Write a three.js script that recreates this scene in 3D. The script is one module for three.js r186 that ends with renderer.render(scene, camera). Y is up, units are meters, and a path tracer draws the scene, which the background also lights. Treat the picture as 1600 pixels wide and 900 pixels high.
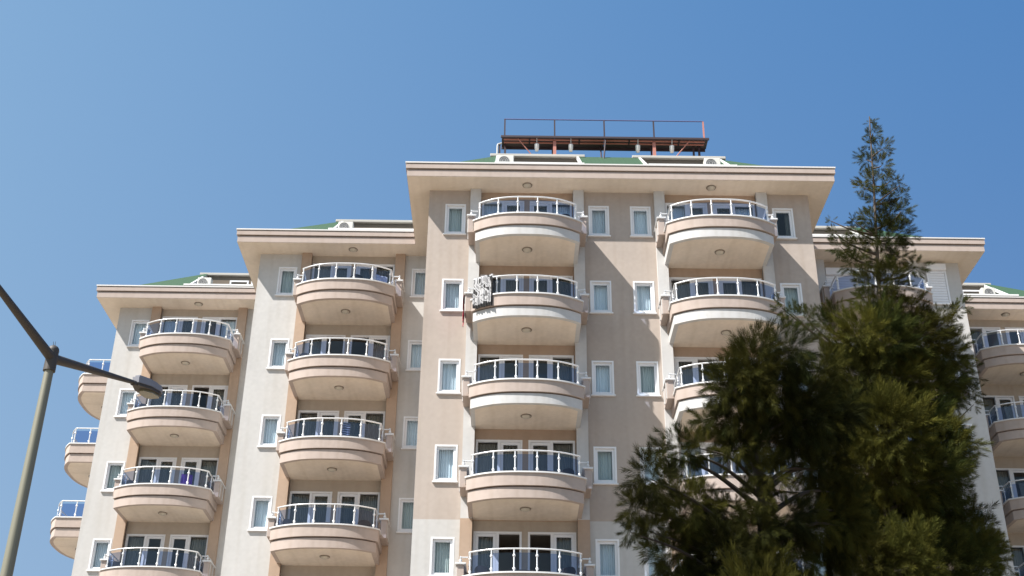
import * as THREE from 'three';
import { mergeGeometries } from 'three/addons/utils/BufferGeometryUtils.js';
import { RoundedBoxGeometry } from 'three/addons/geometries/RoundedBoxGeometry.js';
import { ImprovedNoise } from 'three/addons/math/ImprovedNoise.js';

// ---------- camera ----------
const scene = new THREE.Scene();
const W = 1024, H = 576;
const camera = new THREE.PerspectiveCamera(26.177, W / H, 0.1, 4000);
camera.position.set(0, 1.6, 0);
camera.rotation.order = 'YXZ';
camera.rotation.set(28.6 * Math.PI / 180, 0, 0.743 * Math.PI / 180);
scene.add(camera);

// ---------- sky, sun, exposure ----------
const SUN = new THREE.Vector3(-0.545, 0.766, 0.341).normalize();
function skyColor(x, y, z) {                // clear sky: paler towards the horizon and on the sun's side
  const h = Math.max(y, 0), t = (1 - h) ** 2, n = Math.hypot(x, z) || 1, side = 0.5 + 0.5 * (x * SUN.x + z * SUN.z) / n / Math.hypot(SUN.x, SUN.z);
  const f = 1 - h ** 6, m = 0.3 * Math.pow(0.5 + 0.5 * (x * SUN.x + y * SUN.y + z * SUN.z), 14), s = 0.235 + (side - 0.235) * f;
  return [0.020 + 0.099 * t + 0.176 * s + m, 0.096 + 0.078 * t + 0.221 * s + m, 0.253 + 0.030 * t + 0.182 * s + m];
}
{
  const w = 1024, h = 512, d = new Float32Array(w * h * 4);
  for (let j = 0; j < h; j++) for (let i = 0; i < w; i++) {
    const el = ((j + 0.5) / h - 0.5) * Math.PI, az = ((i + 0.5) / w - 0.5) * 2 * Math.PI;
    const c = skyColor(Math.cos(el) * Math.cos(az), Math.sin(el), Math.cos(el) * Math.sin(az));
    d.set([c[0], c[1], c[2], 1], (j * w + i) * 4);
  }
  const sky = new THREE.DataTexture(d, w, h, THREE.RGBAFormat, THREE.FloatType);
  sky.mapping = THREE.EquirectangularReflectionMapping;
  sky.magFilter = sky.minFilter = THREE.LinearFilter;
  sky.needsUpdate = true;
  scene.background = sky;
  scene.environment = sky;
}
const sun = new THREE.DirectionalLight(new THREE.Color().setRGB(1, 0.955, 0.895), 5);
sun.position.copy(SUN).multiplyScalar(90).add(new THREE.Vector3(3, 12, -40));
sun.target.position.set(3, 12, -40);
sun.castShadow = true;
sun.shadow.mapSize.set(4096, 4096);
Object.assign(sun.shadow.camera, { left: -45, right: 45, top: 45, bottom: -45, near: 1, far: 220 });
scene.add(sun, sun.target);
const EXPOSURE = 1.95;

// ---------- helpers ----------
let seed = 20240611;
const rnd = () => { seed |= 0; seed = seed + 0x6D2B79F5 | 0; let t = Math.imul(seed ^ seed >>> 15, 1 | seed); t = t + Math.imul(t ^ t >>> 7, 61 | t) ^ t; return ((t ^ t >>> 14) >>> 0) / 4294967296; };
const rr = (a, b) => a + (b - a) * rnd();
const V = (x, y, z) => new THREE.Vector3(x, y, z);
const noise = new ImprovedNoise();
const used = {};
const numbered = n => { const k = used[n] = (used[n] ?? -1) + 1; return k ? `${n}_${String(k).padStart(3, '0')}` : n; };
function metreUV(g) {                       // uv in metres from the face direction
  const p = g.attributes.position, n = g.attributes.normal, uv = new Float32Array(p.count * 2);
  for (let i = 0; i < p.count; i++) {
    const ax = Math.abs(n.getX(i)), ay = Math.abs(n.getY(i)), az = Math.abs(n.getZ(i));
    let u = p.getX(i), v = p.getY(i);
    if (ax > ay && ax > az) u = p.getZ(i); else if (ay > az) v = p.getZ(i);
    uv[i * 2] = u; uv[i * 2 + 1] = v;
  }
  g.setAttribute('uv', new THREE.BufferAttribute(uv, 2));
  return g;
}
const flat = g => { const h = g.index ? g.toNonIndexed() : g; for (const k of Object.keys(h.attributes)) if (!['position', 'normal', 'uv'].includes(k)) h.deleteAttribute(k); return h; };
const merge = list => mergeGeometries(list.map(flat));
const bx = (x0, x1, y0, y1, z0, z1) => metreUV(new THREE.BoxGeometry(x1 - x0, y1 - y0, z1 - z0).translate((x0 + x1) / 2, (y0 + y1) / 2, (z0 + z1) / 2));
const rbx = (x0, x1, y0, y1, z0, z1, r = 0.012) => metreUV(new RoundedBoxGeometry(x1 - x0, y1 - y0, z1 - z0, 1, r).translate((x0 + x1) / 2, (y0 + y1) / 2, (z0 + z1) / 2));
function bar(a, b, r0, r1 = r0, seg = 8) {  // a round bar between two points
  const d = b.clone().sub(a), g = new THREE.CylinderGeometry(r1, r0, d.length(), seg);
  g.applyQuaternion(new THREE.Quaternion().setFromUnitVectors(V(0, 1, 0), d.clone().normalize()));
  const m = a.clone().add(b).multiplyScalar(0.5);
  return g.translate(m.x, m.y, m.z);
}
function beam(a, b, w, h) {                 // a square bar between two points
  const d = b.clone().sub(a), g = new THREE.BoxGeometry(w, h, d.length());
  g.lookAt ? g.lookAt(d.clone().normalize()) : 0;
  const m = a.clone().add(b).multiplyScalar(0.5);
  return metreUV(g.translate(m.x, m.y, m.z));
}
function plan(pts, y0, y1, hole) {          // a plan outline [x, z] raised from y0 to y1
  const s = new THREE.Shape(pts.map(p => new THREE.Vector2(p[0], -p[1])));
  if (hole) s.holes.push(new THREE.Path(hole.map(p => new THREE.Vector2(p[0], -p[1]))));
  const g = new THREE.ExtrudeGeometry(s, { depth: y1 - y0, bevelEnabled: false, steps: 1 });
  g.rotateX(-Math.PI / 2).translate(0, y0, 0);
  return metreUV(g);
}
function sheet(x0, x1, y0, y1, holes, z1, thick) {   // a wall sheet in x, y with rectangular openings; its face at z1
  const R = (a, b, c, d) => [[a, c], [b, c], [b, d], [a, d]].map(p => new THREE.Vector2(...p));
  const s = new THREE.Shape(R(x0, x1, y0, y1));
  for (const h of holes) s.holes.push(new THREE.Path(R(h[0], h[1], h[2], h[3])));
  const g = new THREE.ExtrudeGeometry(s, { depth: thick, bevelEnabled: false });
  g.translate(0, 0, z1 - thick);
  return metreUV(g);
}
function part(name, g, m, parent, label) {
  const o = new THREE.Mesh(g, m);
  o.name = parent ? name : numbered(name); o.castShadow = o.receiveShadow = true;
  (parent ?? scene).add(o);
  if (label) o.userData.label = label;
  return o;
}
function thing(name, label, category, pos = [0, 0, 0], turn = 0, group) {
  const o = new THREE.Group(); o.name = numbered(name); o.position.set(...pos); o.rotation.y = turn;
  o.userData = { label, category, kind: 'thing' }; if (group) o.userData.group = group;
  scene.add(o); return o;
}
const sub = (name, parent, pos = [0, 0, 0], turn = 0, label) => { const o = new THREE.Group(); o.name = name; o.position.set(...pos); o.rotation.y = turn; if (label) o.userData.label = label; parent.add(o); return o; };

// ---------- materials ----------
function tex(n, metres, f, srgb = true) {
  const d = new Uint8Array(n * n * 4);
  for (let j = 0; j < n; j++) for (let i = 0; i < n; i++) {
    const c = f(i / n, j / n), k = (j * n + i) * 4;
    for (let q = 0; q < 3; q++) d[k + q] = Math.max(0, Math.min(255, (c.length ? c[q] : c) * 255));
    d[k + 3] = 255;
  }
  const t = new THREE.DataTexture(d, n, n);
  t.wrapS = t.wrapT = THREE.RepeatWrapping; t.magFilter = THREE.LinearFilter; t.minFilter = THREE.LinearMipmapLinearFilter; t.generateMipmaps = true;
  if (srgb) t.colorSpace = THREE.SRGBColorSpace;
  t.repeat.set(1 / metres, 1 / metres); t.needsUpdate = true; return t;
}
const per = (u, v, fu, fv, s) => {          // noise that repeats over the unit square
  const a = noise.noise(u * fu, v * fv, s), b = noise.noise((u - 1) * fu, v * fv, s), c = noise.noise(u * fu, (v - 1) * fv, s), d = noise.noise((u - 1) * fu, (v - 1) * fv, s);
  return (a * (1 - u) + b * u) * (1 - v) + (c * (1 - u) + d * u) * v;
};
const stuccoMap = tex(768, 11, (u, v) => {  // plaster tone: soft blotches, faint rain streaks, fine grain
  const st = Math.max(0, per(u, v, 60, 3, 4.2)) * 0.055 + Math.max(0, per(u, v, 24, 2, 9.2)) * 0.03;
  const k = 0.965 + 0.035 * per(u, v, 5, 5, 1.1) + 0.025 * per(u, v, 17, 15, 2.3) + 0.03 * per(u, v, 90, 90, 5.5) - st;
  return [k, k * (1 - st * 0.2), k * (1 - st * 0.5)];
});
const stuccoBump = tex(512, 1.3, (u, v) => 0.5 + 0.3 * per(u, v, 60, 60, 3.3) + 0.25 * per(u, v, 120, 120, 7.7), false);
const M = (r, g, b, rough = 0.9, extra = {}) => new THREE.MeshStandardMaterial({ color: new THREE.Color().setRGB(r, g, b), roughness: rough, ...extra });
const stucco = (r, g, b) => M(r, g, b, 0.93, { map: stuccoMap, bumpMap: stuccoBump, bumpScale: 0.003 });
const mat = {
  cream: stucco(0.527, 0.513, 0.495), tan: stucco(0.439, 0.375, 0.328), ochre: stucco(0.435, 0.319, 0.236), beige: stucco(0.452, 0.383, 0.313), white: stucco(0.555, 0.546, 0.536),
  parapet: stucco(0.45, 0.37, 0.325), soffit: stucco(0.75, 0.65, 0.54), groove: stucco(0.12, 0.08, 0.075),
  marble: M(0.64, 0.635, 0.63, 0.45), gutter: M(0.62, 0.60, 0.58, 0.6), pvc: M(0.74, 0.74, 0.75, 0.35), rail: M(0.72, 0.72, 0.72, 0.3, { metalness: 0.25 }),
  roof: M(0.036, 0.098, 0.045, 0.9, { map: tex(256, 1.6, (u, v) => { const row = Math.floor(v * 10), e = (v * 10) % 1, t = (u * 5 + (row % 2) * 0.5) % 1; return 0.9 + 0.12 * per(u, v, 30, 30, 2) - (e < 0.12 || t < 0.05 ? 0.25 : 0); }) }),
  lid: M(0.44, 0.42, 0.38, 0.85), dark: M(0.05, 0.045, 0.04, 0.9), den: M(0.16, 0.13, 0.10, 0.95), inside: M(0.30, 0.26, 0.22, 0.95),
  curtain: new THREE.MeshPhysicalMaterial({ color: new THREE.Color().setRGB(0.90, 0.90, 0.89), roughness: 1, transmission: 0.15, thickness: 0, side: THREE.DoubleSide }),
  drape: M(0.24, 0.21, 0.17, 1, { side: THREE.DoubleSide }), net: [0.9, 0.74, 0.6].map((k, i) => new THREE.MeshPhysicalMaterial({ color: new THREE.Color().setRGB(k, k, k * (i === 2 ? 0.9 : 1)), roughness: 1, transmission: 0.15, thickness: 0, side: THREE.DoubleSide })),
  pane: new THREE.MeshPhysicalMaterial({ color: new THREE.Color().setRGB(0.82, 0.92, 0.98), roughness: 0.02, transmission: 1, thickness: 0, ior: 1.5, side: THREE.DoubleSide }),
  bluePane: new THREE.MeshPhysicalMaterial({ color: new THREE.Color().setRGB(0.44, 0.53, 0.74), roughness: 0.02, transmission: 1, thickness: 0, ior: 1.5, side: THREE.DoubleSide }),
  lampGlass: M(0.5, 0.45, 0.37, 0.3), lampRing: M(0.22, 0.18, 0.14, 0.5), shutter: M(0.74, 0.74, 0.76, 0.5),
  redSteel: M(0.42, 0.17, 0.13, 0.6), darkSteel: M(0.035, 0.02, 0.025, 0.6), deck: M(0.05, 0.036, 0.036, 0.7), blueSteel: M(0.10, 0.11, 0.24, 0.5),
  whitePaint: M(0.66, 0.65, 0.63, 0.5), acBody: M(0.58, 0.56, 0.51, 0.55), acGrille: M(0.10, 0.10, 0.10, 0.6), pipe: M(0.45, 0.45, 0.44, 0.5),
  pole: M(0.20, 0.19, 0.14, 0.55, { metalness: 0.2 }), poleDark: M(0.055, 0.045, 0.038, 0.6), hood: M(0.22, 0.22, 0.25, 0.5), lens: M(0.16, 0.15, 0.10, 0.2),
  wicker: M(0.035, 0.025, 0.025, 0.7), bark: M(0.035, 0.026, 0.02, 0.95), barkPale: M(0.085, 0.065, 0.05, 0.95),
};

// ---------- the ground ----------
{
  const g = new THREE.CircleGeometry(2500, 64).rotateX(-Math.PI / 2); metreUV(g);
  const o = part('ground', g, M(0.30, 0.25, 0.19, 0.95, { map: tex(256, 6, (u, v) => 0.9 + 0.1 * per(u, v, 12, 12, 1) + 0.06 * per(u, v, 60, 60, 2)) }));
  o.userData.kind = 'structure'; delete o.userData.category;
}

// ---------- the apartment building ----------
const SOFFIT = 25.55, EAVE = 26.12, SPLIT = 13.54;
const house = thing('apartment_building', 'stepped cream and tan apartment block with rounded balconies, wide eaves and green roofs', 'building', [3.72, 0, -46.1]);
const inHouse = new THREE.Matrix4().makeTranslation(-3.72, 0, 46.1);
const hp = (name, g, m, label) => part(name, g.applyMatrix4(inHouse), m, house, label);      // built in world metres, hung under the house

// one plan of a balcony, inset by i: straight flanks, then an arc
const bowZ = x => 1.55 + 0.51 * (1 - Math.pow(Math.abs(x) / 1.73, 2.7)), bowSlope = x => -0.51 * 2.7 / 1.73 * Math.sign(x) * Math.pow(Math.abs(x) / 1.73, 1.7);
const bowNormal = x => { const m = bowSlope(x), l = Math.hypot(1, m); return [-m / l, 1 / l]; };
function bowAt(x, i) {                       // the point at x on the front curve inset by i
  let b = x; for (let k = 0; k < 6; k++) b = x + i * bowNormal(b)[0];
  return [x, bowZ(b) - i * bowNormal(b)[1], ...bowNormal(b)];
}
function outline(i, back = 0) {
  const hw = 1.73 - i, out = [[-hw, back]], n = 36;
  for (let k = 0; k <= n; k++) { const u = -1 + 2 * k / n, x = hw * Math.sin(u * 1.35) / Math.sin(1.35), p = bowAt(x, i); out.push([p[0], p[1]]); }
  out.push([hw, back]); return out;
}
const ringBand = (i0, thick, y0, y1) => plan([...outline(i0), ...outline(i0 + thick).reverse()], y0, y1);
function sampleRail(i) {                     // points along flank, arc, flank with their x
  return outline(i, 0.12).map(p => V(p[0], 0, p[1]));
}
const railPath = (i, y) => new THREE.CatmullRomCurve3(sampleRail(i).flatMap((p, k, all) => { const q = p.clone().setY(y); return k === 0 ? [q, all[1].clone().setY(y).lerp(q, 0.04)] : k === all.length - 1 ? [all[k - 1].clone().setY(y).lerp(q, 0.04), q] : [q]; }), false, 'catmullrom', 0.05);
const arcAt = (x, i) => V(x, 0, bowAt(x, i)[1]);
const POSTX = [-1.6, -0.98, -0.33, 0.33, 0.98, 1.6];
const geo = {};
geo.slab = plan(outline(0.04, -0.098), 0.0, 0.16);
geo.lower = ringBand(0.0, 0.14, -0.002, 0.325);
geo.groove = ringBand(0.05, 0.09, 0.325, 0.365);
geo.upper = ringBand(-0.055, 0.19, 0.365, 0.745);
geo.cap = ringBand(-0.10, 0.27, 0.745, 0.79);
geo.handrail = (() => { const g = new THREE.TubeGeometry(railPath(0.1, 1.5), 90, 0.03, 8); g.translate(0, -1.5, 0).scale(1, 0.85, 1).translate(0, 1.5, 0); return g; })();
geo.post = merge([bar(V(0, 0.79, 0), V(0, 1.48, 0), 0.022), new THREE.SphereGeometry(0.047, 10, 8).translate(0, 0.92, 0), new THREE.SphereGeometry(0.047, 10, 8).translate(0, 1.30, 0), new THREE.CylinderGeometry(0.05, 0.055, 0.03, 10).translate(0, 0.805, 0)]);
geo.glass = POSTX.slice(1).map((x1, k) => {
  const x0 = POSTX[k], n = 6, pos = [], idx = [];
  for (let j = 0; j <= n; j++) { const p = arcAt(x0 + 0.035 + (x1 - x0 - 0.07) * j / n, 0.1); pos.push(p.x, 0.835, p.z, p.x, 1.385, p.z); if (j) { const b = j * 2; idx.push(b - 2, b, b - 1, b - 1, b, b + 1); } }
  const g = new THREE.BufferGeometry(); g.setAttribute('position', new THREE.Float32BufferAttribute(pos, 3)); g.setAttribute('uv', new THREE.Float32BufferAttribute(new Float32Array(pos.length / 3 * 2), 2)); g.setIndex(idx); g.computeVertexNormals(); return g;
});
geo.sideGlass = new THREE.PlaneGeometry(1.28, 0.55).rotateY(Math.PI / 2).translate(0, 1.11, 0.84);
geo.wing = s => { const a = s < 0 ? -2.0 : 1.79, b = s < 0 ? -1.79 : 2.0; return rbx(a, b, 0.65, 1.27, 0.16, 1.04, 0.01); };
geo.wings = [geo.wing(-1), geo.wing(1)];
geo.wingCaps = [-1, 1].map(s => rbx(s < 0 ? -2.05 : 1.73, s < 0 ? -1.73 : 2.05, 1.273, 1.33, 0.16, 1.1, 0.012));
geo.wingRails = [-1, 1].map(s => {           // low white rail with balls on the ledge and two bracket ribs under it
  const x = s * 1.9;
  return merge([bar(V(x, 1.33, 1.0), V(x, 1.5, 1.0), 0.02), bar(V(x, 1.33, 0.45), V(x, 1.5, 0.45), 0.02), bar(V(x, 1.5, 0.2), V(x, 1.5, 1.06), 0.026),
    new THREE.SphereGeometry(0.05, 10, 8).translate(x, 1.40, 1.0), bar(V(s * 1.68, 1.5, 1.0), V(x, 1.5, 1.0), 0.022)]);
});
geo.wingRibs = [-1, 1].map(s => bx(s < 0 ? -2.03 : 2.0025, s < 0 ? -2.0025 : 2.03, 0.7, 1.26, 0.86, 0.94));
geo.lamp = new THREE.LatheGeometry([[0, -0.095], [0.06, -0.09], [0.115, -0.065], [0.14, -0.025], [0.145, 0]].map(p => new THREE.Vector2(...p)), 20);
geo.lampRing = new THREE.TorusGeometry(0.155, 0.02, 6, 20).rotateX(Math.PI / 2).translate(0, -0.012, 0);

function balcony(x, y, z, turn, lowerMat, label, boxes = true) {   // y: underside of the slab, z: wall plane
  const b = sub('balcony', house, [x - 3.72, y, z + 46.1], turn, label);
  part('slab', geo.slab, mat.soffit, b); part('lower_band', geo.lower, lowerMat, b); part('groove_strip', geo.groove, mat.groove, b);
  part('upper_band', geo.upper, mat.parapet, b); part('coping', geo.cap, mat.marble, b); part('handrail', geo.handrail, mat.rail, b);
  for (const px of POSTX) part('post', geo.post, mat.rail, b).position.copy(arcAt(px, 0.1));
  for (const s of [-1, 1]) part('post', geo.post, mat.rail, b).position.set(s * 1.63, 0, 0.9);
  for (const g of geo.glass) part('glass_panel', g, mat.bluePane, b);
  for (const s of [-1, 1]) part('glass_panel', geo.sideGlass, mat.bluePane, b).position.x = s * 1.63;
  if (boxes) for (const k of [0, 1]) { part('side_box', geo.wings[k], mat.parapet, b); part('side_ledge', geo.wingCaps[k], mat.marble, b); part('side_rail', geo.wingRails[k], mat.rail, b); part('side_rib', geo.wingRibs[k], mat.white, b); part('side_rib', geo.wingRibs[k], mat.white, b).position.z = -0.44; }
  { const l = part('soffit_lamp', geo.lamp, mat.lampGlass, b); l.position.set(0, -0.004, 1.05); const r = part('lamp_rim', geo.lampRing, mat.lampRing, b); r.position.copy(l.position); }
  return b;
}

// a small casement window in an opening x0..x1, y0..y1 of a wall whose face is at z
const folds = (w, h, n, amp) => { const g = new THREE.PlaneGeometry(w, h, n * 6, 1), p = g.attributes.position; for (let i = 0; i < p.count; i++) { const u = p.getX(i) / w + 0.5; p.setZ(i, amp * Math.sin(u * n * 6.283 + 1.7 * Math.sin(u * 9)) + 0.4 * amp * Math.sin(u * n * 17)); } g.computeVertexNormals(); return g; };
const ringFrame = (x0, x1, y0, y1, t, z0, z1) => merge([bx(x0, x0 + t, y0, y1, z0, z1), bx(x1 - t, x1, y0, y1, z0, z1), bx(x0 + t, x1 - t, y0, y0 + t, z0, z1), bx(x0 + t, x1 - t, y1 - t, y1, z0, z1)]);
geo.win = {
  surround: ringFrame(-0.36, 0.36, 0, 1.22, 0.055, -0.12, 0.012), sash: ringFrame(-0.304, 0.304, 0.056, 1.164, 0.078, -0.115, -0.055),
  sill: rbx(-0.40, 0.40, -0.05, -0.003, -0.05, 0.075, 0.01), pane: new THREE.PlaneGeometry(0.456, 0.956).translate(0, 0.61, -0.085),
  curtains: [folds(0.62, 1.16, 7, 0.022), folds(0.62, 1.16, 9, 0.018), folds(0.60, 1.16, 6, 0.026)].map(g => g.translate(0, 0.6, -0.24)),
};
let wi = 0;
function rollerShutter(x0, x1, y0, y1, z) {
  const b = sub('roller_shutter', house, [(x0 + x1) / 2 - 3.72, y0, z + 46.1], 0, 'white roller shutter let down over a window'), w = (x1 - x0) / 2, n = 13, h = (y1 - y0 - 0.27) / n;
  part('shutter_box', rbx(-w - 0.03, w + 0.03, y1 - y0 - 0.27, y1 - y0, 0.015, 0.2, 0.03), mat.shutter, b);
  const g = rbx(-w + 0.04, w - 0.04, 0, h - 0.006, 0.03, 0.075, 0.012);
  for (let k = 0; k < n; k++) part('shutter_slat', g, mat.shutter, b).position.y = k * h;
  for (const s of [-1, 1]) part('guide_rail', bx(s * w - 0.035, s * w + 0.035, 0, y1 - y0 - 0.27, 0.02, 0.09), mat.pvc, b);
}
function window_(x0, x1, y, z, open) {
  const b = sub('window', house, [(x0 + x1) / 2 - 3.72, y, z + 46.1]), k = (x1 - x0) / 0.72; b.scale.x = k;
  part('surround', geo.win.surround, mat.pvc, b); part('sash', geo.win.sash, mat.pvc, b); part('sill', geo.win.sill, mat.pvc, b);
  part('pane', geo.win.pane, mat.pane, b);
  const c = part('curtain', geo.win.curtains[wi++ % 3], open ? mat.drape : mat.net[(wi * 5 + (wi >> 2)) % 3], b); c.scale.x = (wi * 7) % 5 === 3 ? -0.96 : 1;
  if (open) { c.scale.x = 0.3; c.position.x = 0.2; }
  return b;
}
// balcony door unit: a fixed light beside a door leaf; s = which side the leaf is on
function patioDoor(xc, y, z, s, state) {
  const b = sub('patio_door', house, [xc - 3.72, y, z + 46.1]), w = 0.74, h = 2.44;
  part('frame', merge([ringFrame(-w, w, 0, h, 0.065, -0.10, 0.018), bx(-0.045, 0.045, 0.065, h - 0.065, -0.098, 0.016)]), mat.pvc, b);
  const pane = (a, c, zz) => part('pane', new THREE.PlaneGeometry(c - a, h - 0.2).translate((a + c) / 2, h / 2, zz), mat.pane, b);
  const fixed = s > 0 ? [-w + 0.065, -0.045] : [0.045, w - 0.065], leaf = s > 0 ? [0.045, w - 0.065] : [-w + 0.065, -0.045];
  if (state === 'shutter') {
    part('shutter_box', rbx(-w, w, h - 0.28, h + 0.02, 0.02, 0.2, 0.02), mat.shutter, b);
    for (let k = 0; k < 18; k++) part('shutter_slat', geo.slat ??= rbx(-0.72, 0.72, 0, 0.112, 0.03, 0.07, 0.012), mat.shutter, b).position.y = 0.05 + k * 0.117;
    return b;
  }
  pane(fixed[0], fixed[1], -0.06);
  const dr = part('curtain', folds(fixed[1] - fixed[0], h - 0.1, 7, 0.03), state === 'lace' ? mat.curtain : mat.drape, b); dr.position.set((fixed[0] + fixed[1]) / 2, h / 2, -0.26);
  if (state !== 'open') {
    part('leaf_frame', ringFrame(leaf[0] + 0.004, leaf[1] - 0.004, 0.07, h - 0.07, 0.085, -0.08, -0.02), mat.pvc, b);
    pane(leaf[0] + 0.085, leaf[1] - 0.085, -0.05);
    if (state !== 'bare') { const d2 = part('curtain', folds(leaf[1] - leaf[0], h - 0.1, 8, 0.03), mat.drape, b); d2.position.set((leaf[0] + leaf[1]) / 2, h / 2, -0.27); }
  } else {                                   // leaf slid across the fixed light
    part('leaf_frame', ringFrame(fixed[0] + 0.004, fixed[1] - 0.004, 0.07, h - 0.07, 0.085, -0.05, 0.01), mat.pvc, b);
  }
  return b;
}

const towers = [
  { id: 'CT', x0: -2.95, x1: 10.4, z: -36.8, bal: [0.49, 6.93], win: [[-2.37, -1.65], [2.64, 3.36], [4.10, 4.82], [9.09, 9.81]], rows: 5, fl: 3 },
  { id: 'LT1', x0: -9.72, x1: -2.95, z: -41.45, bal: [-6.10], win: [[-8.95, -8.25], [-3.84, -3.12]], rows: 5, fl: 3.06 },
  { id: 'LT2', x0: -16.4, x1: -9.72, z: -46.1, bal: [-13.03], win: [[-15.82, -15.1]], rows: 5, fl: 3.12 },
  { id: 'RT1', x0: 10.4, x1: 17.2, z: -41.45, bal: [13.6], win: [[15.93, 16.63]], rows: 5, fl: 3.06 },
  { id: 'RT2', x0: 17.2, x1: 23.9, z: -46.1, bal: [20.55], win: [[22.5, 23.2]], rows: 4, fl: 3.12 },
];
const doorStates = { CT: ['lace', 'drawn', 'bare', 'drawn', 'open'], LT1: ['drawn', 'open', 'drawn', 'drawn', 'bare'], LT2: ['lace', 'open', 'drawn', 'bare', 'drawn'], RT1: ['shutter', 'drawn', 'drawn', 'bare', 'drawn'], RT2: ['bare', 'drawn', 'bare', 'drawn'] };
for (const t of towers) {
  const ct = t.id === 'CT', wallTop = SOFFIT + 0.02;
  const lev = n => 22.57 - t.fl * n;
  const winHoles = [], bays = t.bal.map(c => [c - 1.615, c + 1.615]);
  for (const w of t.win) for (let n = 0; n < t.rows; n++) winHoles.push([w[0], w[1], 23.765 - t.fl * n, 23.765 - t.fl * n + 1.22]);
  const bayHole = bays.map(b => [b[0], b[1]]);
  // strips of wall between the bays, each cut by its windows
  const xs = [t.x0, ...bayHole.flat(), t.x1];
  for (let k = 0; k < xs.length; k += 2) {
    const inX = winHoles.filter(h => h[0] > xs[k] && h[1] < xs[k + 1]);
    if (ct) {
      hp('wall', sheet(xs[k], xs[k + 1], SPLIT, wallTop, inX.filter(h => h[2] > SPLIT), t.z, 0.24), mat.tan);
      hp('wall', sheet(xs[k], xs[k + 1], 0, SPLIT, inX.filter(h => h[2] < SPLIT), t.z + 0.004, 0.244), mat.cream, 'cream lower wall below the tan storeys');
    } else hp('wall', sheet(xs[k], xs[k + 1], 0, wallTop, inX, t.z, 0.24), mat.cream);
  }
  if (t.id === 'RT1') rollerShutter(15.93, 16.62, 23.7, 25.42, t.z);
  for (const h of winHoles) window_(h[0], h[1], h[2], t.z, (ct && h[0] > 9 && h[2] > 23));
  t.bal.forEach((c, bi) => {
    const doors = [];
    for (let n = 0; n < t.rows; n++) for (const s of [-1, 1]) doors.push([c + s * 0.835 - 0.74, c + s * 0.835 + 0.74, lev(n) + 0.2, lev(n) + 2.64]);
    if (ct) {
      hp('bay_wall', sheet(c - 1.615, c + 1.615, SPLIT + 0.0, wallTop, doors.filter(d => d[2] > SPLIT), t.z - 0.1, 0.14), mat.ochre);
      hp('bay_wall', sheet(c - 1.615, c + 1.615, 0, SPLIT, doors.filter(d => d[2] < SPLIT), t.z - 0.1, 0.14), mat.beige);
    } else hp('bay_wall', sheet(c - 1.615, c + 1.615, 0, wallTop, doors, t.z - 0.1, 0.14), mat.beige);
    for (const s of [-1, 1]) {
      const a = c + s * 1.8 - 0.185, b = c + s * 1.8 + 0.185;
      if (ct) { hp('column', bx(a, b, SPLIT, SOFFIT - 0.002, t.z - 0.09, t.z + 0.15), mat.white); hp('column', bx(a, b, 0, SPLIT, t.z - 0.09, t.z + 0.15), mat.ochre, 'ochre foot of a white column'); }
      else hp('column', bx(a, b, 0, SOFFIT - 0.002, t.z - 0.09, t.z + 0.15), t.id === 'RT1' ? mat.white : mat.ochre);
    }
    for (let n = 0; n < t.rows; n++) {
      const st = doorStates[t.id][bi && n ? (n + 2) % 5 : n];
      for (const s of [-1, 1]) patioDoor(c + s * 0.835, lev(n) + 0.2, t.z - 0.1, -s, st === 'open' && s < 0 && t.id === 'LT2' ? 'drawn' : st);
      balcony(c, lev(n), t.z + 0.001, 0, ct && n < 3 ? mat.white : mat.parapet, ct && n < 3 ? 'rounded balcony with a white lower band' : undefined);
    }
  });
  // body of the tower behind the facade: side and back walls, floors, partitions
  const back = -57, z = t.z - 0.24;
  hp('side_wall', bx(t.x0, t.x0 + 0.25, 0, wallTop, back, z), ct ? mat.tan : mat.cream);
  hp('side_wall', bx(t.x1 - 0.25, t.x1, 0, wallTop, back, z), ct ? mat.tan : mat.cream);
  const inner = [bx(t.x0 + 0.25, t.x1 - 0.25, 0, wallTop, z - 3.2, z - 3)];
  for (let n = -1; n < 8; n++) inner.push(bx(t.x0 + 0.25, t.x1 - 0.25, lev(n), lev(n) + 0.195, z - 3, z));
  for (const b of bays) for (const x of b) inner.push(bx(x - 0.1 + (x === b[0] ? -0.12 : 0.12), x + 0.1 + (x === b[0] ? -0.12 : 0.12), 0, wallTop, z - 3, z - 0.003));
  hp('inner_structure', merge(inner), mat.inside);
}
// balconies on the flank of the far end tower
for (let n = 0; n < 4; n++) balcony(-16.5, 22.55 - 3.14 * n, -49.7, -Math.PI / 2, mat.parapet, undefined, false);

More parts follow.
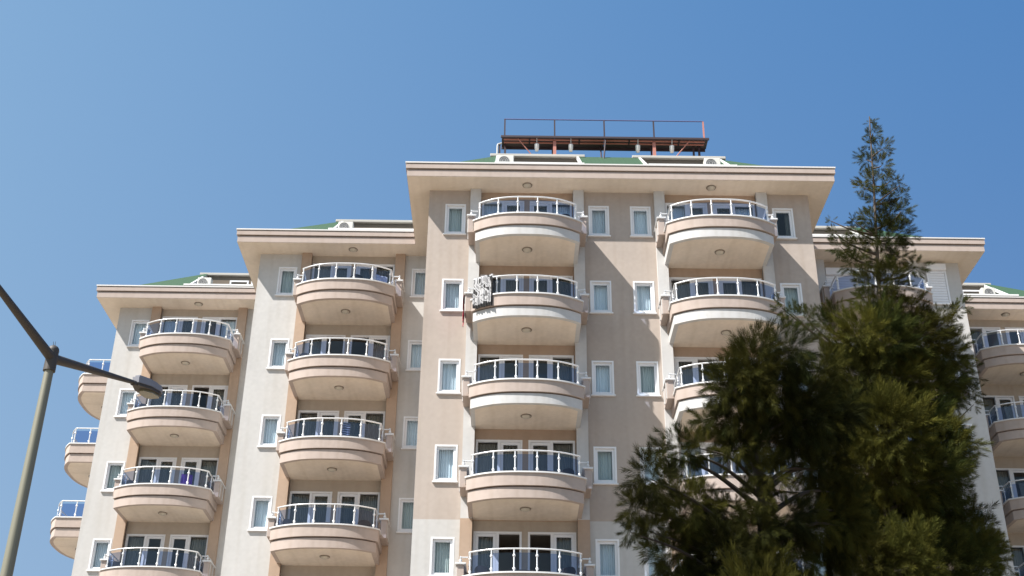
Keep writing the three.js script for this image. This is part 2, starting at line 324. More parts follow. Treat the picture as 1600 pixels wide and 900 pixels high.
// eaves: one stepped plan with two bands and a gutter
{
  const E = o => { const f = 0.9 + o, s = 0.75 + o; return [[-16.4 - s, -57.8], [-16.4 - s, -46.1 + f], [-9.72 - s, -46.1 + f], [-9.72 - s, -41.45 + f], [-2.95 - s, -41.45 + f], [-2.95 - s, -36.8 + f], [10.4 + s, -36.8 + f], [10.4 + s, -41.45 + f], [17.2 + s, -41.45 + f], [17.2 + s, -46.1 + f], [23.9 + s, -46.1 + f], [23.9 + s, -57.8]]; };
  hp('eave', plan(E(-0.01), SOFFIT, SOFFIT + 0.27), mat.soffit, 'warm beige underside of the eaves');
  hp('fascia', plan(E(0), SOFFIT + 0.012, SOFFIT + 0.262, E(-0.4)), mat.parapet);
  hp('fascia_groove', plan(E(-0.09), SOFFIT + 0.27, SOFFIT + 0.31), mat.groove);
  hp('fascia', plan(E(0.045), SOFFIT + 0.31, SOFFIT + 0.485), mat.parapet);
  hp('fascia_groove', plan(E(-0.02), SOFFIT + 0.485, SOFFIT + 0.515), mat.groove);
  hp('gutter', plan(E(0.07), SOFFIT + 0.515, EAVE - 0.005), mat.gutter);
  const lamp = (x, z) => { const l = hp('eave_lamp', geo.lamp.clone().translate(x, SOFFIT - 0.004, z), mat.lampGlass); part('rim', geo.lampRing.clone().translate(x, SOFFIT - 0.004, z).applyMatrix4(inHouse), mat.lampRing, l); };
  lamp(0.49, -36.38); lamp(6.93, -36.38); lamp(-6.1, -41.0); lamp(-13.03, -45.65); lamp(13.6, -41.0); lamp(20.55, -45.65);
}

// roofs: truncated hips, with terraces cut into the front slope
const OFF = 25.74, DEEP = 3.5, roofTop = OFF + 0.875 * DEEP;
function roof(x0, x1, zf, notches, lift, PITCH = 0.83) {
  const ang = Math.atan(PITCH), SL = Math.sqrt(1 + PITCH * PITCH), roofTop = OFF + PITCH * DEEP;
  const top = roofTop + lift, P = (x, d) => new THREE.Vector2(x, d * SL), D0 = 0.36, pts = [P(x0 + D0, D0), P(x1 - D0, D0), P(x1 - DEEP, DEEP)];
  for (const [a, b] of [...notches].sort((p, q) => q[1] - p[1])) pts.push(P(b, DEEP), P(b, 0.46), P(a, 0.46), P(a, DEEP));
  pts.push(P(x0 + DEEP, DEEP));
  const g = new THREE.ExtrudeGeometry(new THREE.Shape(pts), { depth: 0.05, bevelEnabled: false });
  metreUV(g); g.rotateX(ang - Math.PI / 2).translate(0, OFF, zf);
  const r = hp('roof', g, mat.roof);
  const q = (a, b, c, d) => { const h = new THREE.BufferGeometry().setFromPoints([a, b, c, a, c, d]); h.computeVertexNormals(); h.setAttribute('uv', new THREE.Float32BufferAttribute([0, 0, 8, 0, 8, 5, 0, 0, 8, 5, 0, 5], 2)); return h; };
  const zb = -57.5;
  part('roof_side', merge([
    q(V(x0 + D0, OFF + D0 * PITCH, zb), V(x0 + D0, OFF + D0 * PITCH, zf - D0), V(x0 + DEEP, top, zf - DEEP), V(x0 + DEEP, top, zb)), q(V(x1 - D0, OFF + D0 * PITCH, zf - D0), V(x1 - D0, OFF + D0 * PITCH, zb), V(x1 - DEEP, top, zb), V(x1 - DEEP, top, zf - DEEP)),
    q(V(x0 + DEEP, top, zf - DEEP), V(x1 - DEEP, top, zf - DEEP), V(x1 - DEEP, top, zb), V(x0 + DEEP, top, zb))]).applyMatrix4(inHouse), mat.roof, r);
  for (const [a, b, open] of notches) {
    const t = sub('roof_terrace', house), put = (n, gg, m) => part(n, gg.applyMatrix4(inHouse), m, t);
    const side = (x, w) => { const A = V(x, OFF + PITCH * 0.4 + 0.14, zf - 0.4), B = V(x, top + 0.02, zf - DEEP); return beam(A, B, w * 0.85, 0.11); };
    put('edge_trim', side(a, 0.1), mat.whitePaint); put('edge_trim', side(b, 0.1), mat.whitePaint);
    put('front_trim', bx(a - 0.05, b + 0.05, 26.41, 26.475, zf - 0.52, zf - 0.4), mat.whitePaint);
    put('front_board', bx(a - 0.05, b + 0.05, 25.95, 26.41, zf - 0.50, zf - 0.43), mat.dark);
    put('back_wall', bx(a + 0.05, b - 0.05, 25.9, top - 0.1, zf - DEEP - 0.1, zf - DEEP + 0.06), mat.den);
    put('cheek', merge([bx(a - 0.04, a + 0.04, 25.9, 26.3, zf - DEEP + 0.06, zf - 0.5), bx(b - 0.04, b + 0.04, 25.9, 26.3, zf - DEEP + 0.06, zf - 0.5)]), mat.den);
    put('terrace_floor', bx(a + 0.05, b - 0.05, 26.0, 26.08, zf - DEEP + 0.06, zf - 0.52), mat.lid);
    put('lid', rbx(a - 0.28, b + 0.28, top - 0.05, top + 0.07, zf - DEEP - 0.6, zf - DEEP + 0.16, 0.02), mat.lid);
    put('door_frame', merge([ringFrame(a + (b - a) * 0.35, a + (b - a) * 0.62, 26.1, 28.3, 0.07, zf - DEEP + 0.06, zf - DEEP + 0.1), ringFrame(a + (b - a) * 0.66, a + (b - a) * 0.93, 26.1, 28.3, 0.07, zf - DEEP + 0.06, zf - DEEP + 0.1)]), mat.pvc);
  }
}
roof(-3.7, 11.15, -35.9, [[-0.62, 2.45], [4.82, 7.85]], 0, 0.875);
roof(-10.47, 2.5, -40.55, [[-7.08, -3.92]], -0.03);
roof(-17.15, -4.5, -45.2, [[-13.72, -10.6]], -0.06);
roof(4.9, 17.95, -40.55, [[11.0, 14.0]], -0.045);
roof(12, 24.65, -45.2, [[18.0, 21.2]], -0.075);

// air conditioners on the roof terraces
const AC = 'air conditioners in the roof terraces';
function airCon(x, z, fan, label) {
  const t = thing('air_conditioner', label, 'air conditioner', [x, 26.08, z], 0, AC);
  part('casing', rbx(-0.29, 0.29, 0.36, 0.82, -0.15, 0.15, 0.03), mat.acBody, t);
  part('fan_grille', merge([new THREE.CylinderGeometry(0.185, 0.185, 0.02, 24).rotateX(Math.PI / 2).translate(fan * 0.06, 0.58, 0.155)]), mat.acGrille, t);
  const rings = []; for (const r of [0.06, 0.12, 0.18]) rings.push(new THREE.TorusGeometry(r, 0.006, 5, 24).translate(fan * 0.06, 0.58, 0.168));
  part('fan_guard', merge(rings), mat.pipe, t);
  part('stand', merge([bx(-0.26, -0.2, 0, 0.36, -0.12, 0.12), bx(0.2, 0.26, 0, 0.36, -0.12, 0.12)]), mat.pipe, t);
}
airCon(-0.28, -36.66, -1, 'white air conditioner at the near end of the terrace over the first centre balcony column');
airCon(7.08, -36.66, -1, 'white air conditioner in the centre roof terrace nearest the tall conifer');
airCon(-6.50, -41.31, -1, 'white air conditioner in the roof terrace of the middle-height stepped tower');
airCon(-12.98, -45.96, -1, 'white air conditioner on the roof above the lamp post');
airCon(20.1, -45.96, 0, 'white air conditioner on the farthest roof beyond the tall conifer');

// rooftop platform with railing
{
  const t = thing('rooftop_platform', 'dark red steel platform with a thin railing and floodlights on the centre roof', 'platform', [3.51, roofTop + 0.03, -39.9]);
  const put = (n, g, m) => part(n, g, m, t), xs = [-3.87, -1.93, 0, 1.93, 3.87], Y = 0.90;
  for (let k = 0; k < 4; k++) put('deck_panel', bx(xs[k] - (k ? 0 : 0.12) + 0.006, xs[k + 1] + (k === 3 ? 0.16 : 0) - 0.006, Y, Y + 0.05, -0.12, 0.5), mat.deck);
  put('deck_edge', rbx(-4.02, 4.06, Y - 0.03, Y + 0.07, 0.5, 0.56), mat.darkSteel); put('deck_edge', rbx(-4.0, 4.0, Y - 0.1, Y + 0.07, -0.18, -0.122), mat.darkSteel);
  for (const z of [0.4, 0.2]) put('joist', bx(-3.9, 3.9, Y - 0.05, Y - 0.003, z - 0.02, z + 0.02), mat.redSteel);
  for (const x of [-2.9, -0.97, 0.97, 2.9]) put('joist', bx(x - 0.03, x + 0.03, Y - 0.05, Y - 0.004, 0.01, 0.49), mat.darkSteel);
  xs.forEach((x, k) => put('railing_post', bx(x - 0.028, x + 0.028, Y + 0.07, Y + 0.84, 0.49, 0.545), k % 4 === 0 && k ? mat.redSteel : mat.darkSteel));
  put('top_rail', bar(V(-3.9, Y + 0.86, 0.52), V(3.9, Y + 0.86, 0.52), 0.024), mat.blueSteel);
  for (const x of [-1.93, 1.93]) { put('leg', bx(x - 0.06, x + 0.06, 0, Y - 0.072, 0.3, 0.42), mat.redSteel); put('leg', bx(x - 0.1, x - 0.04, 0, Y - 0.002, 0.02, 0.08), mat.darkSteel); }
  for (const x of [-3.85, 3.72]) { put('leg', bx(x - 0.04, x + 0.04, 0, Y - 0.002, 0.02, 0.1), mat.darkSteel); put('leg', bx(x - 0.25, x - 0.18, 0, Y - 0.002, 0.02, 0.1), mat.darkSteel); }
  put('brace', bar(V(-0.1, -0.55, 0.9), V(0.05, Y, 0.48), 0.03), mat.darkSteel); put('brace', bar(V(-0.16, -0.55, 0.9), V(-0.12, Y, 0.0), 0.03), mat.darkSteel);
  put('brace', bar(V(-2.65, 0, 0.3), V(-3.35, Y - 0.02, 0.45), 0.022), mat.redSteel); put('brace', bar(V(2.6, 0, 0.3), V(3.3, Y - 0.02, 0.45), 0.022), mat.redSteel);
  for (const x of [-2.62, -1.3, 1.3, 2.62]) {
    const f = sub('floodlight', t, [x, Y - 0.02, 0.42]);
    part('arm', bar(V(0, 0, 0.1), V(0, -0.16, 0), 0.016), mat.pipe, f);
    part('housing', new THREE.LatheGeometry([[0, 0], [0.06, 0], [0.085, 0.1], [0.095, 0.26], [0.08, 0.3], [0, 0.31]].map(p => new THREE.Vector2(...p)), 14).rotateX(0.35).translate(0, -0.46, -0.14), mat.whitePaint, f);
  }
  put('drain_pipe', new THREE.TubeGeometry(new THREE.CatmullRomCurve3([V(-4.15, 0, 0.1), V(-4.15, 0.75, 0.1), V(-4.12, 0.86, 0.1), V(-3.98, 0.9, 0.1)], false, 'catmullrom', 0.2), 20, 0.035, 8), mat.pipe);
  put('ladder', merge([bar(V(-5.3, -1.0, 0.6), V(-4.1, 0.25, 0.2), 0.03), bar(V(-5.15, -1.1, 0.75), V(-3.95, 0.15, 0.35), 0.03)]), mat.pipe);
}

// ---------- furniture and washing on the balconies ----------
const TABLES = 'round dark tables on the balconies', CHAIRS = 'dark wicker chairs on the balconies';
const tableTop = new THREE.LatheGeometry([[0, 0.70], [0.5, 0.70], [0.515, 0.715], [0.515, 0.735], [0.5, 0.75], [0, 0.752]].map(p => new THREE.Vector2(...p)), 28);
const tableFoot = merge([new THREE.CylinderGeometry(0.035, 0.035, 0.68, 10).translate(0, 0.36, 0), new THREE.CylinderGeometry(0.22, 0.25, 0.03, 18).translate(0, 0.015, 0)]);
const chairSeat = rbx(-0.24, 0.24, 0.40, 0.46, -0.24, 0.24, 0.02), chairLeg = bar(V(0, 0, 0), V(0, 0.41, 0), 0.02);
const chairBack = (() => { const g = new THREE.BoxGeometry(0.5, 0.5, 0.035, 8, 4, 1), p = g.attributes.position; for (let i = 0; i < p.count; i++) { const u = p.getX(i) / 0.25, v = p.getY(i) / 0.5 + 0.5; p.setZ(i, p.getZ(i) + 0.1 * u * u - 0.09 * v); if (v > 0.9) p.setY(i, p.getY(i) - 0.08 * u * u); } g.translate(0, 0.71, -0.22); g.computeVertexNormals(); return metreUV(g); })();
const chairArm = s => merge([bar(V(s * 0.25, 0.64, -0.22), V(s * 0.25, 0.64, 0.2), 0.024), bar(V(s * 0.25, 0.42, 0.2), V(s * 0.25, 0.64, 0.2), 0.02)]);
const balX = { A: [0.49, -36.8], B: [6.93, -36.8], L: [-6.1, -41.45], F: [-13.03, -46.1] };
const storey = { A: 3, B: 3, L: 3.06, F: 3.12 };
const spot = (k, n, x, z) => [balX[k][0] + x, 22.57 - storey[k] * n + 0.162, balX[k][1] + z];
function table(k, n, x, z, label) { const t = thing('round_table', label, 'table', spot(k, n, x, z), 0, TABLES); part('tabletop', tableTop, mat.wicker, t); part('pedestal', tableFoot, mat.wicker, t); }
function chair(k, n, x, z, turn, label) {
  const t = thing('wicker_chair', label, 'chair', spot(k, n, x, z), turn, CHAIRS);
  part('seat', chairSeat, mat.wicker, t); part('backrest', chairBack, mat.wicker, t);
  for (const [a, b] of [[-1, -1], [1, -1], [-1, 1], [1, 1]]) part('leg', chairLeg, mat.wicker, t).position.set(a * 0.21, 0, b * 0.2);
  part('armrest', chairArm(-1), mat.wicker, t); part('armrest', chairArm(1), mat.wicker, t);
}
table('A', 3, 0.55, 1.38, 'dark round table on the fourth balcony down the centre column');
chair('A', 3, 1.14, 1.26, 3.89, 'dark wicker chair on the fourth balcony down the centre column');
table('A', 4, -0.15, 1.38, 'dark round table on the lowest centre balcony, before open black doors');
chair('A', 4, -1.14, 1.26, 2.39, 'dark wicker chair beside the table, lowest centre balcony, nearer the lamp post');
chair('A', 4, 1.14, 1.26, 3.89, 'dark wicker chair beside the table, lowest centre balcony, nearer the trees');
chair('A', 0, 1.14, 1.26, 3.89, 'dark wicker chair behind glass on the top balcony of the centre column');
table('L', 0, -0.45, 1.36, 'dark round table on the top balcony of the middle-height tower');
chair('L', 0, 0.4, 1.52, 3.10, 'dark wicker chair on the top balcony of the middle-height tower');
table('L', 1, 0.05, 1.38, 'dark round table on the second balcony down the middle-height tower');
chair('L', 1, -1.14, 1.26, 2.39, 'dark wicker chair on the second balcony down the middle-height tower');
table('L', 3, 0.1, 1.38, 'dark round table on the fourth balcony down the middle-height tower');
chair('L', 3, -1.14, 1.26, 2.39, 'dark wicker chair, fourth balcony down the middle-height tower, nearer the lamp post');
chair('L', 3, 1.14, 1.26, 3.89, 'dark wicker chair, fourth balcony down the middle-height tower, nearer the centre tower');
chair('F', 1, -1.14, 1.26, 2.39, 'dark wicker chair on the end-tower balcony behind the street lamp head');
chair('F', 2, -1.14, 1.26, 2.39, 'dark wicker chair on the third balcony down the end tower, opposite the purple towel');
table('F', 3, 0.1, 1.38, 'dark round table on the lowest balcony of the end tower');
chair('F', 3, -1.14, 1.26, 2.39, 'dark wicker chair on the lowest balcony of the end tower');

function drape(name, label, cat, k, n, pts, y0, y1, m, wav) {   // cloth hung along plan points from y1 down to y0
  const cols = pts.length, rows = 14, pos = [], uv = [], idx = [];
  for (let i = 0; i < cols; i++) for (let j = 0; j <= rows; j++) {
    const v = j / rows, [x, z, nx, nz] = pts[i], o = wav * (1 - v) * Math.sin(i * 1.9 + 0.8 * Math.sin(v * 5)) + 0.012 * Math.sin(i * 0.9 + v * 7) + (v > 0.93 ? -0.1 * (v - 0.93) / 0.07 : 0);
    pos.push(x + nx * o, y0 + (y1 - y0) * v + 0.02 * Math.sin(i * 0.7) * (1 - v), z + nz * o); uv.push(i / (cols - 1), v);
    if (i && j) { const a = (i - 1) * (rows + 1) + j, b = i * (rows + 1) + j; idx.push(a - 1, b - 1, a, a, b - 1, b); }
  }
  const g = new THREE.BufferGeometry(); g.setAttribute('position', new THREE.Float32BufferAttribute(pos, 3)); g.setAttribute('uv', new THREE.Float32BufferAttribute(uv, 2)); g.setIndex(idx); g.computeVertexNormals();
  const o = part(name, g, m); o.position.set(balX[k][0], 22.57 - storey[k] * n, balX[k][1]); o.userData = { label, category: cat, kind: 'thing' }; return o;
}
const along = (x0, x1, i, n) => Array.from({ length: n }, (_, k) => { return bowAt(x0 + (x1 - x0) * k / (n - 1), i); });
const rugMap = (() => { const t = tex(128, 1, (u, v) => { const a = per(u, v, 5, 4, 1.3) + 0.5 * per(u, v, 9, 7, 8.1) + 0.25 * Math.sin(u * 9 + v * 14), e = Math.abs(a); const k = v < 0.1 || (u > 0.93 && v < 0.8) ? 0.14 : a > 0.3 ? 0.22 : e < 0.07 ? 0.45 : a < -0.3 ? 0.6 : 0.8; return [k, k, k]; }); t.repeat.set(1, 1); return t; })();
drape('patterned_blanket', 'black and white patterned blanket hung over a balcony rail', 'blanket', 'A', 1, along(-1.74, -1.12, -0.13, 26), 0.36, 1.55, M(0.68, 0.67, 0.68, 1, { map: rugMap, side: THREE.DoubleSide }), 0.03);
drape('red_towel', 'dark red towel hung down the side box beside the patterned blanket', 'towel', 'A', 1, Array.from({ length: 12 }, (_, k) => [-2.075, 0.3 + k * 0.06, -1, 0]), 0.42, 1.36, M(0.32, 0.012, 0.035, 1, { side: THREE.DoubleSide }), 0.02);
drape('purple_towel', 'purple towel hung inside the glass of an end-tower balcony', 'towel', 'F', 2, along(0.72, 1.12, 0.16, 14), 0.85, 1.3, M(0.22, 0.09, 0.34, 1, { side: THREE.DoubleSide }), 0.03);
drape('white_towel', 'white towel inside the rail of the top balcony of the middle-height tower', 'towel', 'L', 0, along(1.1, 1.5, 0.16, 12), 0.82, 1.2, M(0.78, 0.78, 0.78, 1, { side: THREE.DoubleSide }), 0.03);
drape('striped_towel', 'grey striped towel inside the glass of the third balcony, middle-height tower', 'towel', 'L', 2, along(0.35, 0.62, 0.16, 10), 0.9, 1.4, M(0.62, 0.6, 0.62, 1, { side: THREE.DoubleSide, map: tex(64, 1, (u, v) => (v * 6) % 1 < 0.4 ? 0.35 : 0.9) }), 0.02);

// ---------- street lamp ----------
{
  const t = thing('street_lamp', 'tall olive-grey street lamp with two arms in front of the end tower', 'street lamp', [-6.13, 0, -15]);
  const top = 8.6, L = 2.2, el = 15 * Math.PI / 180, az = -76 * Math.PI / 180;
  part('pole', new THREE.CylinderGeometry(0.058, 0.105, top, 20).translate(0, top / 2, 0), mat.pole, t);
  part('base_plate', merge([new THREE.CylinderGeometry(0.14, 0.16, 0.5, 16).translate(0, 0.25, 0), bx(-0.2, 0.2, 0, 0.03, -0.2, 0.2)]), mat.pole, t);
  part('collar', merge([new THREE.CylinderGeometry(0.075, 0.08, 0.3, 16).translate(0, top - 0.02, 0), new THREE.SphereGeometry(0.078, 14, 8).translate(0, top + 0.13, 0)]), mat.poleDark, t);
  part('bird_spike', merge([1, 2].map(k => bar(V(0.015 * (k - 1.5), top + 0.18, 0), V(0.03 * (k - 1.5), top + 0.26, 0.02), 0.006, 0.002, 5))), mat.poleDark, t);
  for (const s of [1, -1]) {
    const d = V(s * Math.cos(el) * Math.cos(az), Math.sin(el), s * Math.cos(el) * Math.sin(az)), A = V(0, top + 0.02, 0), B = A.clone().addScaledVector(d, L);
    part('arm', bar(A, B, 0.068, 0.03, 14), mat.poleDark, t);
    const head = sub('lamp_head', t, [B.x, B.y, B.z], Math.atan2(d.x, d.z));     // local +z runs outward
    head.rotation.order = 'YXZ'; head.rotation.x = -6 * Math.PI / 180; head.scale.setScalar(0.9);
    const out = [[-0.06, -0.05], [0.06, -0.05], [0.16, 0.2], [0.17, 0.5], [0.11, 0.66], [-0.11, 0.66], [-0.17, 0.5], [-0.16, 0.2]];
    part('hood', plan(out, 0, 0.1), mat.hood, head);
    part('hood_top', plan(out.map(p => [p[0] * 0.7, p[1] * 0.86 + 0.04]), 0.1, 0.14), mat.hood, head);
    part('housing', plan(out.map(p => [p[0] * 0.94, p[1] * 0.96 + 0.01]), -0.05, -0.002), mat.poleDark, head);
    part('lens', plan(out.map(p => [p[0] * 0.76, p[1] * 0.62 + 0.2]), -0.085, -0.052), mat.lens, head);
    part('spigot', bar(V(0, -0.04, -0.14), V(0, 0.0, 0.08), 0.045), mat.poleDark, head);
  }
}

// ---------- trees ----------
// a twig: a short stem set with fine needles
function twigGeo(n, len, needle, spread, w) {
  const pos = [], nor = [], up = V(0, 1, 0);
  const tri = (a, b, c) => { const k = b.clone().sub(a).cross(c.clone().sub(a)).normalize(); for (const p of [a, b, c]) { pos.push(p.x, p.y, p.z); nor.push(k.x, k.y, k.z); } };
  for (let i = 0; i < n; i++) {
    const t = Math.pow(i / n, 0.8), a = i * 2.4, th = spread * (1.15 - 0.7 * t) + rr(-0.2, 0.2), l = needle * rr(0.7, 1.15);
    const d = V(Math.sin(th) * Math.cos(a), Math.cos(th), Math.sin(th) * Math.sin(a)), b = V(0, t * len, 0), s = V(rr(-1, 1), rr(-1, 1), rr(-1, 1)).cross(d).normalize().multiplyScalar(w);
    const m = b.clone().addScaledVector(d, l * 0.45);
    tri(b, m.clone().add(s), m.clone().sub(s)); tri(m.clone().sub(s), m.clone().add(s), b.clone().addScaledVector(d, l).add(V(0, -0.02 * l, 0)));
  }
  tri(V(-w, 0, 0), V(w, 0, 0), V(0, len, 0)); tri(V(0, 0, -w), V(0, 0, w), V(0, len, 0));
  const g = new THREE.BufferGeometry(); g.setAttribute('position', new THREE.Float32BufferAttribute(pos, 3)); g.setAttribute('normal', new THREE.Float32BufferAttribute(nor, 3)); g.setAttribute('uv', new THREE.Float32BufferAttribute(new Float32Array(pos.length / 3 * 2), 2));
  return g;
}
const leafMat = new THREE.MeshPhysicalMaterial({ color: 0xffffff, roughness: 1, specularIntensity: 0.15, transmission: 0.12, thickness: 0, side: THREE.DoubleSide });
// trunkPts: [x, y, z, r]; clumps: [x, y, z, r] in metres
function tree(name, label, base, trunkPts, clumps, o) {
  const t = thing(name, label, 'tree', base);
  const at = p => V(p[0] - base[0], p[1] - base[1], p[2] - base[2]);
  const path = new THREE.CatmullRomCurve3(trunkPts.map(at)), N = 60, gs = new THREE.TubeGeometry(path, N, 1, 10), P = gs.attributes.position;
  const rad = u => { const f = u * (trunkPts.length - 1), k = Math.min(trunkPts.length - 2, Math.floor(f)); return trunkPts[k][3] + (trunkPts[k + 1][3] - trunkPts[k][3]) * (f - k); };
  for (let i = 0; i <= N; i++) { const c = path.getPoint(i / N), r = rad(i / N); for (let j = 0; j <= 10; j++) { const k = i * 11 + j, v = V(P.getX(k), P.getY(k), P.getZ(k)).sub(path.getPointAt(i / N)).multiplyScalar(r * (1 + 0.08 * Math.sin(j * 2.1 + i))).add(path.getPointAt(i / N)); P.setXYZ(k, v.x, v.y, v.z); } }
  gs.computeVertexNormals(); part('trunk', gs, o.bark, t);
  const samples = Array.from({ length: 120 }, (_, i) => path.getPointAt(i / 119));
  const items = [];
  for (const c of clumps) {
    const C = at(c), r = c[3] * o.fat * (o.thin && c[1] > 12.6 ? 0.85 : 1);
    // limb from the trunk, leaving lower than the clump
    let best = samples[0], bd = 1e9;
    for (const s of samples) { const dh = Math.hypot(s.x - C.x, s.z - C.z), want = C.y - dh * o.rise, d = Math.abs(s.y - want) + 0.05 * Math.abs(s.y - C.y); if (d < bd) { bd = d; best = s; } }
    const dist = best.distanceTo(C);
    if (dist > 0.12) {
      const mid = best.clone().lerp(C, 0.55).add(V(rr(-0.06, 0.06), o.bow * dist, rr(-0.06, 0.06))), br = new THREE.CatmullRomCurve3([best, mid, C]), n = 12, g = new THREE.TubeGeometry(br, n, 1, 6), q = g.attributes.position, r0 = Math.min(0.05, 0.012 + 0.022 * dist);
      for (let i = 0; i <= n; i++) { const cc = br.getPointAt(i / n), k2 = r0 + (0.006 - r0) * i / n; for (let j = 0; j <= 6; j++) { const k = i * 7 + j; q.setXYZ(k, cc.x + (q.getX(k) - cc.x) * k2, cc.y + (q.getY(k) - cc.y) * k2, cc.z + (q.getZ(k) - cc.z) * k2); } }
      g.computeVertexNormals(); part('branch', g, o.bark, t);
    }
    const n = Math.round(o.density * (o.thin && c[1] > 12.6 ? o.thin : 1) * Math.pow(r, 1.9)) + 5, out = C.clone().sub(best).setY(0); if (out.length() > 0.01) out.normalize();
    const tone = rr(0.55, 1.35), warm = rr(0, 1);
    for (let i = 0; i < n; i++) {
      const d = V(rr(-1, 1), rr(-1, 1), rr(-1, 1)); if (d.length() > 1) { i--; continue; }
      const lump = 0.78 + 0.85 * noise.noise(d.x * 2.4 + c[0] * 3, d.y * 2.0 + c[1] * 3, d.z * 2.4 + c[2] * 3);
      const k = Math.pow(d.length(), -0.35), p = d.clone().multiplyScalar(k * r * lump * 1.08); p.y *= o.tall;
      const dir = p.clone().normalize().multiplyScalar(0.8).addScaledVector(out, o.out).add(V(rr(-0.4, 0.4), rr(-0.4, 0.4) + (o.lift - o.droop * Math.max(0, 0.4 - p.y / r)), rr(-0.4, 0.4))).normalize();
      items.push([C.clone().add(p), dir, Math.min(1.2, 0.36 + r * 1.75) * rr(0.75, 1.2) * o.size, o.glow * tone * rr(0.7, 1.3), warm * 0.6 + rr(0, 0.4)]);
    }
  }
  const half = Math.ceil(items.length / 2), m4 = new THREE.Matrix4(), q = new THREE.Quaternion(), col = new THREE.Color();
  for (const [k, list] of [items.slice(0, half), items.slice(half)].entries()) {
    const im = new THREE.InstancedMesh(o.twigs[k], leafMat, list.length); im.name = 'crown'; im.castShadow = im.receiveShadow = true; im.userData.kind = 'stuff';
    list.forEach(([p, d, s, tone, warm], i) => { q.setFromUnitVectors(V(0, 1, 0), d); q.multiply(new THREE.Quaternion().setFromAxisAngle(V(0, 1, 0), i * 2.3)); m4.compose(p, q, V(s, s, s)); im.setMatrixAt(i, m4); im.setColorAt(i, col.setRGB((0.018 + (0.040 + o.olive) * warm) * tone, (0.026 + 0.028 * warm) * tone, (0.007 + 0.002 * warm) * tone)); });
    t.add(im);
  }
  return items.length;
}
const A = [[3.39,9.0,-15.57,0.31],[3.92,9.19,-15.81,0.31],[2.97,8.59,-15.61,0.27],[3.13,8.34,-15.9,0.36],[3.72,8.7,-16.27,0.4],[4.33,8.82,-16.37,0.32],[4.65,9.24,-16.42,0.25],[2.71,8.18,-15.85,0.16],[2.29,7.68,-15.74,0.23],[1.79,7.05,-15.03,0.23],[1.68,6.73,-15.27,0.21],[2.06,7.08,-15.65,0.22],[2.54,7.71,-15.64,0.18],[1.52,6.36,-15.08,0.1],[1.78,6.43,-15.26,0.12],[2.28,6.77,-15.49,0.31],[2.63,6.51,-16.02,0.34],[2.16,6.27,-15.76,0.3],[3.42,7.46,-16.04,0.17],[3.56,8.05,-16.34,0.28],[4.08,8.18,-16.29,0.3],[4.56,8.52,-16.62,0.32],[4.15,6.92,-16.43,0.26],[4.53,6.91,-17.09,0.32],[3.73,6.49,-16.43,0.34],[3.13,6.27,-16.07,0.29],[4.85,7.32,-17.06,0.29],[3.29,8.64,-15.54,0.33],[4.17,8.35,-16.11,0.34],[2.04,7.6,-15.64,0.14],[3.02,7.76,-15.73,0.21],[5.05,8.86,-16.94,0.2],[4.32,7.75,-16.54,0.17],[4.67,7.52,-16.81,0.19],[2.62,7.11,-15.97,0.21],[3.52,7.17,-16.37,0.12],[2.78,6.75,-15.8,0.22],[4.08,7.44,-16.6,0.1]];
const B = [[7.13,16.46,-20.15,0.1],[7.07,16.04,-19.92,0.15],[7.02,15.8,-20.02,0.18],[7.21,15.64,-19.87,0.16],[6.9,15.53,-20.11,0.17],[7.2,15.39,-20.08,0.21],[6.89,14.89,-19.87,0.22],[7.27,14.95,-20.0,0.17],[6.74,14.82,-20.0,0.15],[7.04,14.61,-20.11,0.27],[7.25,14.34,-20.2,0.27],[7.39,14.75,-19.82,0.09],[7.53,14.72,-20.17,0.14],[7.35,14.19,-19.86,0.18],[6.83,14.09,-20.06,0.24],[6.99,13.66,-19.81,0.33],[7.36,13.85,-20.04,0.24],[6.41,13.94,-19.82,0.09],[6.48,13.8,-19.98,0.13],[6.07,14.11,-20.11,0.06],[6.02,13.74,-19.9,0.1],[6.12,13.45,-19.93,0.19],[6.45,13.4,-19.92,0.24],[6.84,13.3,-20.02,0.31],[7.27,13.33,-20.12,0.24],[6.3,13.11,-19.94,0.19],[7.56,13.14,-20.17,0.19],[6.54,12.7,-19.93,0.26],[6.93,12.67,-19.88,0.33],[6.83,12.27,-20.12,0.33],[6.43,12.29,-19.92,0.19],[4.82,11.92,-19.55,0.14],[4.94,11.64,-19.26,0.16],[5.22,11.62,-19.42,0.17],[5.58,11.75,-19.78,0.19],[5.78,11.87,-19.69,0.19],[7.2,12.16,-20.03,0.26],[8.31,12.32,-20.12,0.11],[8.21,12.35,-20.43,0.14],[7.86,11.98,-20.18,0.21],[6.04,11.28,-19.34,0.39],[6.71,11.48,-19.86,0.48],[7.41,11.66,-20.2,0.46],[8.0,11.56,-20.64,0.37],[8.29,11.24,-20.79,0.27],[8.22,10.69,-20.32,0.15],[8.39,10.58,-20.65,0.1],[6.02,10.6,-19.59,0.52],[6.89,10.78,-20.23,0.59],[7.54,10.78,-20.49,0.5],[8.27,11.09,-21.17,0.23],[5.94,10.05,-19.99,0.47],[6.19,9.44,-18.94,0.56],[7.16,9.75,-20.11,0.51],[7.49,9.54,-19.86,0.4],[5.89,8.97,-19.64,0.57],[6.67,8.93,-19.96,0.59],[7.2,8.86,-19.76,0.46],[7.69,9.17,-19.96,0.2],[6.03,8.46,-20.43,0.52],[6.59,8.23,-20.41,0.58],[7.36,8.4,-20.72,0.53],[7.82,8.17,-20.69,0.45],[7.86,7.76,-19.9,0.28],[8.39,7.79,-20.78,0.19],[5.51,7.25,-18.99,0.49],[6.17,7.13,-19.08,0.57],[7.08,7.35,-19.81,0.53],[7.7,7.34,-19.95,0.36]];
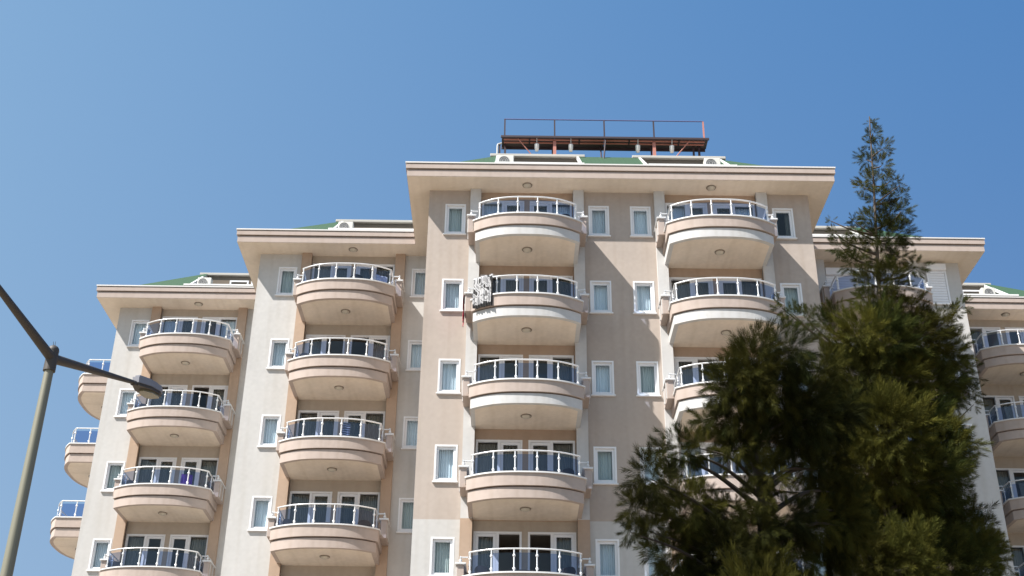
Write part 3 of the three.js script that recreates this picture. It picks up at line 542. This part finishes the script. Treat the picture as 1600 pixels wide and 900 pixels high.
const below = (list, y, x, z, w) => { for (let k = 0; k < 16; k++) list.push([x + rr(-w, w), rr(y - 2.6, y), z + rr(-w, w), rr(0.38, 0.6)]); };
A.push([3.3, 7.0, -15.75, 0.2], [3.5, 7.4, -15.8, 0.2], [3.25, 6.6, -15.7, 0.24], [3.3, 5.95, -15.7, 0.3], [3.75, 6.9, -16.1, 0.24], [4.55, 7.9, -17, 0.34], [3.0, 6.9, -15.8, 0.16], [2.75, 6.2, -15.5, 0.3], [4.7, 7.1, -17, 0.34]);
below(A, 5.4, 3.4, -16, 1.6); below(B, 6.6, 6.6, -20, 1.5);
tree('evergreen_tree', 'bushy dark evergreen with drooping feathery foliage before the centre tower', [3.45, 0, -16], [[3.45, 0, -16, 0.2], [3.4, 4, -16, 0.17], [3.36, 6, -16, 0.13], [3.42, 7.2, -16, 0.1], [3.35, 8.4, -16.2, 0.06], [3.8, 9.9, -16.8, 0.02]], A,
  { bark: mat.bark, glow: 0.88, olive: 0.002, rise: 0.45, bow: 0.1, density: 1150, tall: 1.12, out: 0.3, lift: 0.0, droop: 1.5, size: 0.80, fat: 1.03, twigs: [twigGeo(84, 0.27, 0.17, 0.7, 0.0031), twigGeo(78, 0.33, 0.15, 0.55, 0.0031)] });
tree('conifer_tree', 'tall slender conifer with a narrow spire top before the shaded tower', [6.1, 0, -20], [[6.1, 0, -20, 0.22], [6.24, 7.2, -20, 0.12], [6.66, 11.5, -20, 0.06], [6.9, 14.2, -20, 0.035], [7.08, 16.5, -20, 0.01]], B,
  { bark: mat.barkPale, glow: 1.3, olive: 0.001, rise: 0.55, bow: -0.08, density: 1200, thin: 0.95, fat: 0.98, tall: 1.1, out: 0.5, lift: 0.45, droop: 0.5, size: 0.74, twigs: [twigGeo(68, 0.27, 0.15, 0.7, 0.0034), twigGeo(72, 0.22, 0.15, 0.85, 0.0034)] });

// ---------- render ----------
const renderer = new THREE.WebGLRenderer({ antialias: true });
renderer.setSize(W, H);
renderer.shadowMap.enabled = true;
renderer.toneMapping = THREE.LinearToneMapping;
renderer.toneMappingExposure = EXPOSURE;
renderer.outputColorSpace = THREE.SRGBColorSpace;
scene.environmentIntensity = 1;
renderer.render(scene, camera);
